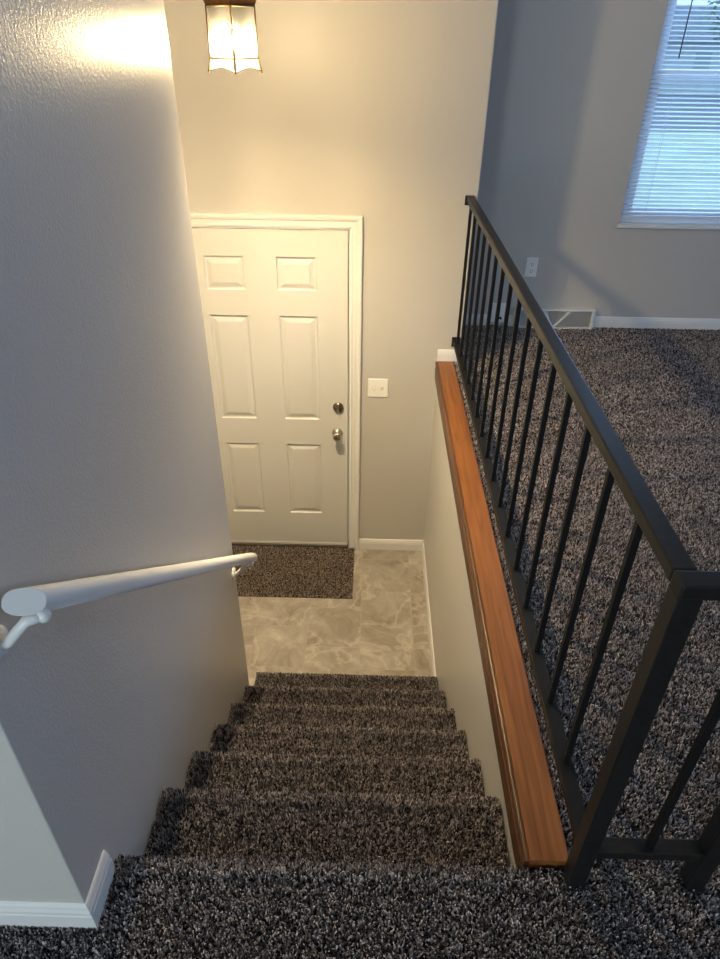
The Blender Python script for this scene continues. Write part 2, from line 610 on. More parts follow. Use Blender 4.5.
tag(link('baseboard_front', bm, M['trim']), 'short white baseboard beside the entry door', 'baseboard', kind='structure')
bm = bmesh.new()
base_y(bm, Y0 + 6 * GOING - 0.012, YD, 0.0, -1, ZF, 0.083)
tag(link('baseboard_knee', bm, M['trim']), 'white baseboard along the right side of the entry floor', 'baseboard', kind='structure')
bm = bmesh.new()
base_x(bm, -0.010, XC, YD, -1, 0.0185, 0.066)
base_y(bm, YD - 0.013, YF, XC, 1, PB, 0.095)
tag(link('baseboard_corner', bm, M['trim']), 'small white baseboard at the far end of the wooden ledge', 'baseboard', kind='structure')
bm = bmesh.new()
base_x(bm, XC, 0.372, YF, -1, PB, 0.082)
base_x(bm, 0.470, 0.515, YF, -1, PB, 0.082)
base_x(bm, 1.012, XR, YF, -1, PB, 0.082)
tag(link('baseboard_living', bm, M['trim']), 'white baseboard of the living room wall below the window', 'baseboard', kind='structure')

# ------------------------------------------------------------------ wooden ledge
bm = bmesh.new()
zt = 0.018
prof = [(-0.0045, -0.092), (-0.0045, zt - 0.001), (-0.0035, zt), (0.080, zt), (0.084, zt - 0.003), (0.084, -0.092)]
prism(bm, prof, 'y', 0.027, YD - 0.001)
ledge = link('wooden_ledge', bm, M['wood'])
bm = bmesh.new()
fp = [(-0.005, -0.094), (-0.013, -0.094), (-0.015, -0.090), (-0.015, -0.062), (-0.0155, -0.058), (-0.0155, -0.054), (-0.016, -0.050),
      (-0.016, -0.024), (-0.012, -0.020), (-0.012, -0.014), (-0.0165, -0.008), (-0.0175, 0.002), (-0.0165, zt - 0.010), (-0.013, zt - 0.006), (-0.010, zt - 0.005), (-0.005, zt - 0.005)]
prism(bm, fp, 'y', 0.027, YD - 0.001)
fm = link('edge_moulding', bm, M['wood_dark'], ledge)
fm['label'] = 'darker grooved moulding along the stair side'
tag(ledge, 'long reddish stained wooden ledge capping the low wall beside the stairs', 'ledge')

# ------------------------------------------------------------------ door, frame, hardware
bm = bmesh.new()
yc = YD - 0.014
ci = 0.012
CP = [(0, 0), (0, -0.007), (0.008, -0.010), (0.014, -0.0085), (0.034, -0.010), (0.038, -0.015), (0.044, -0.0165), (0.050, -0.019), (0.059, -0.019), (0.062, -0.015), (0.062, 0)]
t = bmesh.new()
S = [[t.verts.new((DX1 + ci + a_, YD + b_, ZF)) for a_, b_ in CP],
     [t.verts.new((DX1 + ci + a_, YD + b_, DZ1 + ci + a_)) for a_, b_ in CP],
     [t.verts.new((DX0 - ci - a_, YD + b_, DZ1 + ci + a_)) for a_, b_ in CP],
     [t.verts.new((DX0 - ci - a_, YD + b_, ZF)) for a_, b_ in CP]]
for A, B in zip(S, S[1:]):
    for i_ in range(len(A)):
        j_ = (i_ + 1) % len(A)
        t.faces.new((A[i_], A[j_], B[j_], B[i_]))
t.faces.new(S[0]); t.faces.new(S[-1])
bmesh.ops.recalc_face_normals(t, faces=list(t.faces))
merge(bm, t)
# jamb and stop lining the opening
for x0, x1 in ((DX1 + 0.006, DX1 + g), (DX0 - g, DX0 - 0.006)):
    box(bm, x0, x1, YD - 0.002, YD + 0.13, ZF, DZ1 + g)
box(bm, DX0 - g, DX1 + g, YD - 0.002, YD + 0.13, DZ1 + 0.004, DZ1 + g)
for x0, x1 in ((DX1 - 0.010, DX1 + 0.006), (DX0 - 0.006, DX0 + 0.010)):
    box(bm, x0, x1, YD + 0.053, YD + 0.068, ZF, DZ1 + 0.006)
box(bm, DX0, DX1, YD + 0.053, YD + 0.068, DZ1 - 0.010, DZ1 + 0.006)
tag(link('trim_1', bm, M['trim']), 'white moulded casing around the entry door', 'door casing', kind='structure')
bm = bmesh.new()
box(bm, DX0 - 0.003, DX1 + 0.003, YD - 0.012, YD + 0.12, ZF, ZF + 0.022, 0.003)
tag(link('door_threshold', bm, M['alu']), 'dark threshold under the entry door', 'threshold', kind='structure')

# leaf: a grid of panels, each with a moulded groove and a raised field
def door_leaf():
    bm = bmesh.new()
    yf = YD + 0.004
    PW, PR = 0.2074, 0.1655
    cols = [(DX0 + PR, DX0 + PR + PW), (DX1 - PR - PW, DX1 - PR)]
    rows = [(0.1364, 0.3115), (0.4507, 1.0833), (1.2556, 1.7761)]
    rows = [(DZ1 - b, DZ1 - a) for a, b in rows]
    xs = sorted({DX0, DX1, *[v for c in cols for v in c]})
    zs = sorted({DZ0, DZ1, *[v for r in rows for v in r]})
    V = {}
    def vert(x, y, z):
        key = (round(x, 5), round(y, 5), round(z, 5))
        if key not in V:
            V[key] = bm.verts.new(key)
        return V[key]
    for xa, xb in zip(xs, xs[1:]):
        for za, zb in zip(zs, zs[1:]):
            is_panel = any(abs(xa - c[0]) < 1e-6 for c in cols) and any(abs(za - r[0]) < 1e-6 for r in rows)
            if not is_panel:
                bm.faces.new([vert(xa, yf, za), vert(xb, yf, za), vert(xb, yf, zb), vert(xa, yf, zb)])
                continue
            steps = [(0, 0), (0.004, 0.007), (0.011, 0.009), (0.016, 0.008), (0.036, 0.0015), (0.040, 0.001)]
            for (i0, d0), (i1, d1) in zip(steps, steps[1:]):
                A = [(xa + i0, za + i0), (xb - i0, za + i0), (xb - i0, zb - i0), (xa + i0, zb - i0)]
                B = [(xa + i1, za + i1), (xb - i1, za + i1), (xb - i1, zb - i1), (xa + i1, zb - i1)]
                for k in range(4):
                    l = (k + 1) % 4
                    bm.faces.new([vert(A[k][0], yf + d0, A[k][1]), vert(A[l][0], yf + d0, A[l][1]),
                                  vert(B[l][0], yf + d1, B[l][1]), vert(B[k][0], yf + d1, B[k][1])])
            i, d = steps[-1]
            bm.faces.new([vert(xa + i, yf + d, za + i), vert(xb - i, yf + d, za + i), vert(xb - i, yf + d, zb - i), vert(xa + i, yf + d, zb - i)])
    # back and edges
    c = [(DX0, DZ0), (DX1, DZ0), (DX1, DZ1), (DX0, DZ1)]
    bm.faces.new([bm.verts.new((x, YD + 0.048, z)) for x, z in c][::-1])
    for (xa, za), (xb, zb) in zip(c, c[1:] + c[:1]):
        bm.faces.new([bm.verts.new(p) for p in ((xa, yf, za), (xa, YD + 0.048, za), (xb, YD + 0.048, zb), (xb, yf, zb))])
    bmesh.ops.remove_doubles(bm, verts=list(bm.verts), dist=1e-5)
    bmesh.ops.recalc_face_normals(bm, faces=list(bm.faces))
    return bm
door = link('door_1', door_leaf(), M['door'], loc=(DX0, YD + 0.02, DZ0))
tag(door, 'white six-panel entry door at the foot of the stairs', 'door', kind='structure')

def facing(x, y, z):                     # lathe axis pointing from the wall into the room (-y)
    return Matrix.Translation((x, y, z)) @ Matrix.Rotation(PI / 2, 4, 'X')
bm = bmesh.new()
lathe(bm, [(0, 0), (0.032, 0), (0.033, 0.004), (0.028, 0.009), (0.013, 0.012), (0.0155, 0.030), (0.016, 0.036), (0.026, 0.043),
           (0.0275, 0.052), (0.024, 0.062), (0.015, 0.066), (0.012, 0.0645), (0, 0.0645)], 32, facing(-0.569, YD + 0.004, -0.462))
knob = link('door_knob', bm, M['nickel'], door, loc=(-0.569, YD, -0.462))
knob['label'] = 'round satin metal door knob'
bm = bmesh.new()
lathe(bm, [(0, 0), (0.031, 0), (0.032, 0.005), (0.029, 0.012), (0.020, 0.015), (0.018, 0.016), (0, 0.016)], 32, facing(-0.563, YD + 0.004, -0.290))
bolt = link('deadbolt', bm, M['bronze'], door, loc=(-0.563, YD, -0.290))
bolt['label'] = 'dark metal deadbolt with thumb turn'
bm = bmesh.new()
box(bm, -0.5665, -0.5595, YD - 0.032, YD - 0.010, -0.308, -0.272, 0.003)
link('thumb_turn', bm, M['nickel'], bolt, loc=(-0.563, YD - 0.02, -0.290))
bm = bmesh.new()
box(bm, DX0 + 0.004, DX1 - 0.004, YD + 0.001, YD + 0.02, ZF + 0.023, DZ0 + 0.008)
link('door_sweep', bm, M['door'], door, loc=(DX0, YD, ZF + 0.025))
for z in (-1.05, -0.30, 0.50):            # hinges on the far edge
    bm = bmesh.new()
    tube(bm, [(DX0 - 0.003, YD - 0.004, z - 0.045), (DX0 - 0.003, YD - 0.004, z + 0.045)], 0.006, 10)
    link('hinge', bm, M['nickel'], door, loc=(DX0, YD, z))

# ------------------------------------------------------------------ entry rug
bm = bmesh.new()
RGX0, RGX1, RGY0, RGY1 = -1.42, -0.460, 2.232, 2.700
box(bm, RGX0, RGX1, RGY0, RGY1, ZF, ZF + 0.006, 0.002)
rug = link('entry_rug', bm, M['carpet'], loc=((RGX0 + RGX1) / 2, (RGY0 + RGY1) / 2, ZF))
tag(rug, 'brown carpet remnant used as a doormat on the tile in front of the door', 'rug')
yarn('carpet_pile', [((RGX0, RGY0, ZF + 0.006), (RGX1 - RGX0, 0, 0), (0, RGY1 - RGY0, 0), (0, 0, 1), 1)], 80000, rug, M['pile_rug'], 0.0018, 0.011, 40)

# ------------------------------------------------------------------ switch, outlets
def wall_plate(name, cx, y, cz, w, h):
    root = empty(name, (cx, y, cz))
    bm = bmesh.new()
    prism(bm, [(cx - w / 2, cz - h / 2), (cx + w / 2, cz - h / 2), (cx + w / 2, cz + h / 2), (cx - w / 2, cz + h / 2)], 'y', y - 0.002, y)
    t = bmesh.new()
    box(t, cx - w / 2 + 0.0005, cx + w / 2 - 0.0005, y - 0.0065, y - 0.0015, cz - h / 2 + 0.0005, cz + h / 2 - 0.0005, 0.0028, 3)
    merge(bm, t)
    link('cover_plate', bm, M['plastic'], root, loc=(cx, y, cz))
    return root
sw = wall_plate('light_switch', -0.334, YD, -0.158, 0.117, 0.114)
tag(sw, 'white double light switch plate on the wall beside the entry door', 'light switch')
for dx, up in ((-0.023, -1), (0.023, 1)):
    bm = bmesh.new()
    x = -0.334 + dx
    prism(bm, [(YD - 0.006, -0.158 - 0.008), (YD - 0.006, -0.158 + 0.008), (YD - 0.017, -0.158 + up * 0.011 + 0.003), (YD - 0.017, -0.158 + up * 0.011 - 0.003)], 'x', x - 0.0045, x + 0.0045)
    tg = link('toggle', bm, M['plastic'], sw, loc=(x, YD - 0.006, -0.158))
    bm = bmesh.new()
    for a, b in ((-0.007, -0.0047), (0.0047, 0.007)):
        box(bm, x + a, x + b, YD - 0.0072, YD - 0.0060, -0.158 - 0.013, -0.158 + 0.013)
    link('toggle_slot', bm, M['grille'], tg, loc=(x, YD - 0.007, -0.158))

ou = wall_plate('electrical_outlet', 0.580, YF, 0.368, 0.070, 0.114)
tag(ou, 'white duplex electrical outlet on the living room wall above the vent', 'outlet')
for dz in (0.020, -0.020):
    bm = bmesh.new()
    lathe(bm, [(0, 0), (0.0165, 0), (0.0165, 0.0085), (0.0155, 0.0095), (0, 0.0095)], 20, facing(0.580, YF, 0.368 + dz), smooth=False)
    rc = link('receptacle', bm, M['plastic'], ou, loc=(0.580, YF, 0.368 + dz))
    bm = bmesh.new()
    for dx in (-0.0065, 0.0065):
        box(bm, 0.580 + dx - 0.0014, 0.580 + dx + 0.0014, YF - 0.0102, YF - 0.009, 0.368 + dz - 0.002, 0.368 + dz + 0.008)
    box(bm, 0.577, 0.583, YF - 0.0102, YF - 0.009, 0.368 + dz - 0.011, 0.368 + dz - 0.006)
    link('socket_slots', bm, M['slot'], rc, loc=(0.580, YF - 0.009, 0.368 + dz))

jk = wall_plate('cable_jack', 0.421, YF, 0.082, 0.094, 0.122)
tag(jk, 'white low wall plate with a black cable connector, seen between the balusters', 'wall plate')
bm = bmesh.new()
lathe(bm, [(0, 0), (0.008, 0), (0.008, 0.006), (0.005, 0.007), (0.005, 0.022), (0, 0.022)], 14, facing(0.433, YF - 0.006, 0.050))
link('connector', bm, M['slot'], jk, loc=(0.433, YF - 0.006, 0.050))

# ------------------------------------------------------------------ baseboard register
VX0, VX1, VZ0, VZ1 = 0.515, 1.012, PB, 0.122
vent = empty('floor_register', ((VX0 + VX1) / 2, YF, PB))
tag(vent, 'white baseboard heating register with diagonal bars at the foot of the living room wall', 'vent')
yv = YF - 0.042
bm = bmesh.new()
box(bm, VX0, VX1, yv, YF, VZ1 - 0.012, VZ1, 0.002)
box(bm, VX0, VX1, yv, YF, VZ0, VZ0 + 0.018, 0.002)
box(bm, VX0, VX0 + 0.014, yv + 0.0005, YF, VZ0 + 0.018, VZ1 - 0.012)
box(bm, VX1 - 0.020, VX1, yv + 0.0005, YF, VZ0 + 0.018, VZ1 - 0.012)
link('frame', bm, M['trim'], vent, loc=(VX0, YF, VZ0))
bm = bmesh.new()
zz0, zz1 = VZ0 + 0.016, VZ1 - 0.010
xm = (VX0 + VX1) / 2 - 0.005
for a, b in (((xm - 0.060, zz1), (xm, zz0)), ((xm, zz0), (xm + 0.100, zz1))):
    d = Vector((b[0] - a[0], b[1] - a[1])).normalized()
    nn = Vector((-d.y, d.x)) * 0.0075
    prism(bm, [(a[0] - nn.x, a[1] - nn.y), (b[0] - nn.x, b[1] - nn.y), (b[0] + nn.x, b[1] + nn.y), (a[0] + nn.x, a[1] + nn.y)], 'y', yv + 0.003, yv + 0.012)
link('diagonal_bars', bm, M['trim'], vent, loc=(VX0, YF, VZ0))
bm = bmesh.new()
k = 46
for i in range(k):
    x = VX0 + 0.014 + (VX1 - VX0 - 0.034) * (i + 0.5) / k
    prism(bm, [(x - 0.0035, yv + 0.013), (x - 0.0022, yv + 0.013), (x + 0.0045, yv + 0.028), (x + 0.0030, yv + 0.028)], 'z', zz0, zz1)
link('louvres', bm, M['trim'], vent, loc=(VX0, YF, VZ0))
bm = bmesh.new()
box(bm, VX0 + 0.01, VX1 - 0.01, yv + 0.029, yv + 0.034, VZ0 + 0.01, VZ1 - 0.008)
link('back_plate', bm, M['grille'], vent, loc=(VX0, YF, VZ0))
bm = bmesh.new()
box(bm, VX1 - 0.012, VX1 - 0.006, yv - 0.010, yv + 0.003, 0.045, 0.075, 0.0015)
link('damper_lever', bm, M['trim'], vent, loc=(VX1 - 0.01, yv, 0.06))

# ------------------------------------------------------------------ iron railing
rail = empty('iron_railing', (RX, 0.0, 0.0))
tag(rail, 'black iron railing with thin square balusters between the stairwell and the living room', 'railing')
TR0, TR1 = 0.853, 0.880
PY = 0.001
X2 = 0.343                                # second post of the short return
bm = bmesh.new()
box(bm, RX - 0.0185, RX + 0.0185, PY + 0.019, YD - 0.001, TR0, TR1, 0.0035)
link('top_rail', bm, M['iron'], rail, loc=(RX, 1.3, TR0))
bm = bmesh.new()
box(bm, RX - 0.0185, X2 + 0.019, PY - 0.019, PY + 0.0185, TR0, TR1, 0.0035)
link('top_rail', bm, M['iron'], rail, loc=(X2, 0, TR0))
BR0, BR1 = 0.116, 0.142
bm = bmesh.new()
box(bm, RX - 0.0165, RX + 0.0165, PY + 0.0185, YD - 0.004, BR0, BR1, 0.0006, 1)
link('bottom_rail', bm, M['iron_bar'], rail, loc=(RX, 1.3, BR0))
bm = bmesh.new()
box(bm, RX + 0.0185, X2 - 0.0185, PY - 0.0165, PY + 0.0165, BR0, BR1, 0.002)
link('bottom_rail', bm, M['iron'], rail, loc=(0.2, 0, BR0))
for x in (RX, X2):
    bm = bmesh.new()
    box(bm, x - 0.0185, x + 0.0185, PY - 0.0185, PY + 0.0185, PB, TR0 + 0.001, 0.002)
    po = link('post', bm, M['iron'], rail, loc=(x, PY, 0))
    bm = bmesh.new()
    box(bm, x - 0.026, x + 0.026, PY - 0.025, PY + 0.025, PB, PB + 0.014, 0.003)
    for sx in (-1, 1):
        lathe(bm, [(0.006, 0), (0.006, 0.004), (0.004, 0.006), (0, 0.006)], 6, Matrix.Translation((x + sx * 0.022, PY - 0.0195, PB + 0.014)))
    link('foot_plate', bm, M['iron'], po, loc=(x, PY, PB))
proto = None
for k in range(16):
    y = 0.190 + 0.165 * k
    if proto is None:
        bm = bmesh.new()
        box(bm, RX - 0.007, RX + 0.007, y - 0.007, y + 0.007, BR1 - 0.001, TR0 + 0.001, 0.001, 1)
        proto = link('baluster', bm, M['iron_bar'], rail, loc=(RX, y, BR1))
    else:
        child_copy(proto, rail, (0, 0.165 * k, 0))
child_copy(proto, rail, (0.128, PY - 0.190, 0))
bm = bmesh.new()
box(bm, RX - 0.026, RX + 0.020, YD - 0.006, YD, BR0 - 0.014, BR1 + 0.016, 0.002)
link('wall_flange', bm, M['iron'], rail, loc=(RX, YD, BR0))
bm = bmesh.new()
box(bm, RX - 0.026, RX + 0.020, YD - 0.006, YD, TR0 - 0.016, TR1 + 0.002, 0.002)
link('wall_flange', bm, M['iron'], rail, loc=(RX, YD, TR0))

# ------------------------------------------------------------------ white handrail on the left wall
HX = XL + 0.058
sl = RISE / GOING
ya, yb = -0.046, 1.415
za = 0.847
def rail_z(y):
    return za - sl * (y - ya)
hr = empty('wall_handrail', (HX, 0.6, rail_z(0.6)))
tag(hr, 'white painted wooden handrail sloping down the left stair wall', 'handrail')
bm = bmesh.new()
d = Vector((0, 1, -sl)).normalized()
up = Vector((1, 0, 0)).cross(d)
if up.z < 0:
    up = -up
prof = []
for i in range(28):                       # bread-loaf section: round top, flatter sides
    a = 2 * PI * i / 28
    c, s = math.cos(a), math.sin(a)
    prof.append((0.025 * math.copysign(abs(c) ** 0.85, c), 0.020 * math.copysign(abs(s) ** 0.8, s)))
t = bmesh.new()
R = []
for y, sc, sk in ((ya, 0.96, 0.62), (ya + 0.002, 1.0, 0.62), (yb - 0.0025, 1.0, 0.0), (yb, 0.95, 0.0)):
    c = Vector((HX, y, rail_z(y)))            # the upper end is cut on a slant
    R.append([t.verts.new(c + Vector((1, 0, 0)) * (a * sc) + up * (b * sc) + d * (a * sk)) for a, b in prof])
for A, B in zip(R, R[1:]):
    for i in range(len(A)):
        j = (i + 1) % len(A)
        t.faces.new((A[i], A[j], B[j], B[i])).smooth = True
t.faces.new(R[0]); t.faces.new(R[-1])
bmesh.ops.recalc_face_normals(t, faces=list(t.faces))
merge(bm, t)
link('rail', bm, M['trim'], hr, loc=(HX, 0.6, rail_z(0.6)))
for y in (-0.045, 1.315):
    zc = rail_z(y) - 0.026
    bm = bmesh.new()
    tube(bm, [(XL + 0.004, y - 0.010, zc - 0.052), (XL + 0.018, y - 0.010, zc - 0.049), (HX - 0.018, y - 0.008, zc - 0.022), (HX - 0.006, y - 0.004, zc - 0.009),
              (HX + 0.016, y + 0.006, zc - 0.007)], [0.0085, 0.0085, 0.0085, 0.0088, 0.0088], 12)
    lathe(bm, [(0.0, -0.0105), (0.008, -0.008), (0.0105, 0), (0.008, 0.008), (0, 0.0105)], 14, Matrix.Translation((HX + 0.017, y + 0.006, zc - 0.007)))
    br = link('bracket', bm, M['trim'], hr, loc=(XL, y, zc))
    bm = bmesh.new()
    lathe(bm, [(0, 0), (0.028, 0), (0.028, 0.003), (0.022, 0.007), (0.012, 0.010), (0, 0.010)], 22,
          Matrix.Translation((XL, y - 0.010, zc - 0.052)) @ Matrix.Rotation(PI / 2, 4, 'Y'))
    link('rosette', bm, M['trim'], br, loc=(XL, y, zc - 0.052))

# ------------------------------------------------------------------ hanging lantern
LX, LY = -0.836, 1.765
LZ0, LZ1 = 1.456, 1.592                   # bottom bar and top of the glass
lan = empty('hanging_lantern', (LX, LY, LZ0))
tag(lan, 'lit four-sided antique brass and glass lantern hanging over the entry', 'lantern')
ang = math.atan2(-0.72 - LY, -0.382 - LX)  # one corner faces the stair head
def corner(k, r, z):
    a = ang + k * PI / 2
    return Vector((LX + r * math.cos(a), LY + r * math.sin(a), z))
RT, RB, RS = 0.074, 0.0745, 0.084         # corner radius at top, bottom bar, skirt tips
bm = bmesh.new()
for k in range(4):
    tube(bm, [corner(k, RT, LZ1), corner(k, RB, LZ0), corner(k, RS, LZ0 - 0.036)], 0.0026, 6)
    lathe(bm, [(0, -0.004), (0.004, 0), (0, 0.004)], 8, Matrix.Translation(corner(k, RS, LZ0 - 0.037)))
    tube(bm, [corner(k, RB, LZ0), corner(k + 1, RB, LZ0)], 0.0022, 6)
    tube(bm, [corner(k, RT, LZ1), corner(k + 1, RT, LZ1)], 0.0030, 6)
    pts = []
    for i in range(9):                    # scalloped lower rim
        f = i / 8
        p = corner(k, RS, 0).lerp(corner(k + 1, RS, 0), f)
        pts.append((p.x, p.y, LZ0 - 0.036 + 0.013 * math.sin(PI * f)))
    tube(bm, pts, 0.0015, 6)
link('frame', bm, M['brass'], lan, loc=(LX, LY, LZ0))
for k in range(4):
    bm = bmesh.new()
    t = bmesh.new()
    ins = 0.003
    rt, rb = RT - ins, RB - ins
    t.faces.new([t.verts.new(p) for p in (corner(k, rt, LZ1), corner(k + 1, rt, LZ1), corner(k + 1, rb, LZ0), corner(k, rb, LZ0))])
    merge(bm, t)
    gp = link('glass_panel', bm, M['lantern_glass'], lan, loc=(LX, LY, LZ0))
    bm = bmesh.new()
    t = bmesh.new()
    rs = RS - ins
    a, b = corner(k, rs, 0), corner(k + 1, rs, 0)
    low = []
    for i in range(9):
        f = i / 8
        p = a.lerp(b, f)
        low.append(t.verts.new((p.x, p.y, LZ0 - 0.035 + 0.013 * math.sin(PI * f))))
    hi = [t.verts.new(corner(k, rb, LZ0).lerp(corner(k + 1, rb, LZ0), i / 8)) for i in range(9)]
    for i in range(8):
        t.faces.new((low[i], low[i + 1], hi[i + 1], hi[i]))
    merge(bm, t)
    link('glass_skirt', bm, M['skirt_glass'], lan, loc=(LX, LY, LZ0))
# roof: flared skirt then a steep four-sided cap
bm = bmesh.new()
t = bmesh.new()
rings = []
for r, z in ((RT, LZ1), (0.082, LZ1 + 0.016), (0.084, LZ1 + 0.020), (0.060, LZ1 + 0.040), (0.030, LZ1 + 0.082), (0.014, LZ1 + 0.098), (0.012, LZ1 + 0.112)):
    rings.append([t.verts.new(corner(k, r, z)) for k in range(4)])
for A, B in zip(rings, rings[1:]):
    for k in range(4):
        t.faces.new((A[k], A[(k + 1) % 4], B[(k + 1) % 4], B[k]))
t.faces.new(rings[-1])
bmesh.ops.solidify(t, geom=list(t.faces), thickness=0.002)
bmesh.ops.recalc_face_normals(t, faces=list(t.faces))
merge(bm, t)
lathe(bm, [(0.012, LZ1 + 0.110), (0.016, LZ1 + 0.118), (0.010, LZ1 + 0.126), (0.006, LZ1 + 0.132), (0, LZ1 + 0.134)], 16, Matrix.Translation((LX, LY, 0)))
link('roof', bm, M['brass'], lan, loc=(LX, LY, LZ1))
# stem with three sockets pointing down
bm = bmesh.new()
zt_ = LZ1 - 0.044
tube(bm, [(LX, LY, LZ1 + 0.10), (LX, LY, zt_ - 0.004)], 0.0045, 10)
lathe(bm, [(0, zt_ - 0.014), (0.005, zt_ - 0.010), (0.009, zt_ - 0.002), (0.005, zt_ + 0.006)], 14, Matrix.Translation((LX, LY, 0)))
socks = []
for k in range(3):
    a = ang + 0.5 + k * 2 * PI / 3
    cx, cy = LX + 0.026 * math.cos(a), LY + 0.026 * math.sin(a)
    socks.append((cx, cy))
    tube(bm, [(LX, LY, zt_), ((LX + cx) / 2, (LY + cy) / 2, zt_ + 0.006), (cx, cy, zt_)], 0.003, 8)
link('socket_cluster', bm, M['brass'], lan, loc=(LX, LY, LZ1))
for cx, cy in socks:
    bm = bmesh.new()
    lathe(bm, [(0, zt_ + 0.003), (0.0075, zt_ + 0.002), (0.0088, zt_ - 0.004), (0.0088, zt_ - 0.026), (0, zt_ - 0.026)], 14, Matrix.Translation((cx, cy, 0)))
    cs = link('candle_sleeve', bm, M['candle'], lan, loc=(cx, cy, zt_))
    bm = bmesh.new()
    b0 = zt_ - 0.026
    lathe(bm, [(0, b0), (0.006, b0), (0.0105, b0 - 0.010), (0.0130, b0 - 0.021), (0.0155, b0 - 0.033), (0.0075, b0 - 0.043), (0.003, b0 - 0.050), (0, b0 - 0.052)], 14, Matrix.Translation((cx, cy, 0)))
    bl = link('bulb', bm, M['bulb'], cs, loc=(cx, cy, b0))
    bl['label'] = 'glowing flame-shaped bulb'
# chain and ceiling canopy
bm = bmesh.new()
z = LZ1 + 0.131
i = 0
while z < ZC - 0.035:
    ring = []
    for s in range(13):
        a = 2 * PI * s / 12
        u, v = 0.009 * math.cos(a), 0.019 * math.sin(a)
        ring.append((LX + (u if i % 2 else 0), LY + (0 if i % 2 else u), z + 0.015 + v))
    tube(bm, ring, 0.0018, 6, cap=False)
    z += 0.0305
    i += 1
link('chain', bm, M['brass'], lan, loc=(LX, LY, LZ1 + 0.131))
bm = bmesh.new()
lathe(bm, [(0, ZC - 0.045), (0.008, ZC - 0.042), (0.012, ZC - 0.030), (0.055, ZC - 0.018), (0.062, ZC - 0.004), (0.062, ZC), (0, ZC)], 28, Matrix.Translation((LX, LY, 0)))
link('ceiling_canopy', bm, M['brass'], lan, loc=(LX, LY, ZC))

# ------------------------------------------------------------------ living room window
win = empty('window_1', ((WX0 + WX1) / 2, YF, WZ0))
tag(win, 'white double-hung living room window behind the blinds', 'window', kind='structure')
ZM = 1.372
bm = bmesh.new()
f = 0.045
ya_, yb_ = YF + 0.062, YF + 0.125
box(bm, WX0, WX0 + f, ya_, yb_, WZ0, WZ1, 0.003)
box(bm, WX1 - f, WX1, ya_, yb_, WZ0, WZ1, 0.003)
box(bm, WX0 + f, WX1 - f, ya_, yb_, WZ1 - f, WZ1, 0.003)
box(bm, WX0 + f, WX1 - f, ya_, yb_, WZ0, WZ0 + 0.035, 0.003)
link('window_frame', bm, M['vinyl'], win, loc=(WX0, YF, WZ0))
for z0_, z1_, y_ in ((WZ0 + 0.035, ZM + 0.018, YF + 0.072), (ZM - 0.018, WZ1 - f, YF + 0.098)):
    bm = bmesh.new()
    s = 0.034
    xa, xb = WX0 + f, WX1 - f
    box(bm, xa, xa + s, y_, y_ + 0.022, z0_, z1_, 0.002)
    box(bm, xb - s, xb, y_, y_ + 0.022, z0_, z1_, 0.002)
    box(bm, xa + s, xb - s, y_, y_ + 0.022, z0_, z0_ + s, 0.002)
    box(bm, xa + s, xb - s, y_, y_ + 0.022, z1_ - s, z1_, 0.002)
    sa = link('sash', bm, M['vinyl'], win, loc=(WX0, YF, z0_))
    bm = bmesh.new()
    box(bm, xa + s - 0.004, xb - s + 0.004, y_ + 0.009, y_ + 0.0095, z0_ + s - 0.004, z1_ - s + 0.004)
    link('glass_pane', bm, M['glass'], sa, loc=(WX0, y_, z0_))
bm = bmesh.new()
box(bm, WX0 - 0.016, WX1 + 0.016, YF - 0.020, YF, WZ0 - 0.022, WZ0, 0.004)
box(bm, WX0, WX1, YF - 0.002, YF + 0.062, WZ0 - 0.006, WZ0 + 0.003)
link('window_stool', bm, M['trim'], win, loc=(WX0, YF, WZ0))

bl = empty('window_blind', ((WX0 + WX1) / 2, YF + 0.03, WZ1))
tag(bl, 'white horizontal mini blind with open slats over the living room window', 'window blind')
bm = bmesh.new()
box(bm, WX0 + 0.006, WX1 - 0.006, YF + 0.014, YF + 0.042, WZ1 - 0.032, WZ1 - 0.002, 0.002)
link('head_rail', bm, M['blind'], bl, loc=(WX0, YF + 0.03, WZ1))
bm = bmesh.new()
pitch = 0.0212
z = WZ0 + 0.060
tl = math.radians(14)
while z < WZ1 - 0.040:
    pts = []
    th = []
    for i in range(5):                    # gently crowned slat, room edge tipped down
        q = (i / 4 - 0.5)
        w = q * 0.0245
        c = 0.0016 * (1 - 4 * q * q)
        yy, zz = w * math.cos(tl) - c * math.sin(tl), w * math.sin(tl) + c * math.cos(tl)
        pts.append((YF + 0.030 + yy, z + zz))
        th.append((YF + 0.030 + yy, z + zz - 0.0005))
    prism(bm, pts + th[::-1], 'x', WX0 + 0.008, WX1 - 0.008)
    z += pitch
link('slats', bm, M['blind'], bl, loc=(WX0, YF + 0.03, WZ0))
bm = bmesh.new()
box(bm, WX0 + 0.008, WX1 - 0.008, YF + 0.019, YF + 0.041, WZ0 + 0.026, WZ0 + 0.042, 0.003)
link('bottom_rail', bm, M['blind'], bl, loc=(WX0, YF + 0.03, WZ0))
bm = bmesh.new()
for x in (WX0 + 0.14, WX1 - 0.14):
    for yy in (YF + 0.0175, YF + 0.0425):
        tube(bm, [(x, yy, WZ0 + 0.03), (x, yy, WZ1 - 0.03)], 0.0007, 5)
link('ladder_cords', bm, M['blind'], bl, loc=(WX0, YF + 0.03, WZ0))
bm = bmesh.new()
tube(bm, [(WX0 + 0.116, YF + 0.006, WZ1 - 0.02), (WX0 + 0.117, YF + 0.004, 1.44)], 0.0035, 6)
link('tilt_wand', bm, M['wand'], bl, loc=(WX0 + 0.117, YF + 0.005, WZ1 - 0.02))

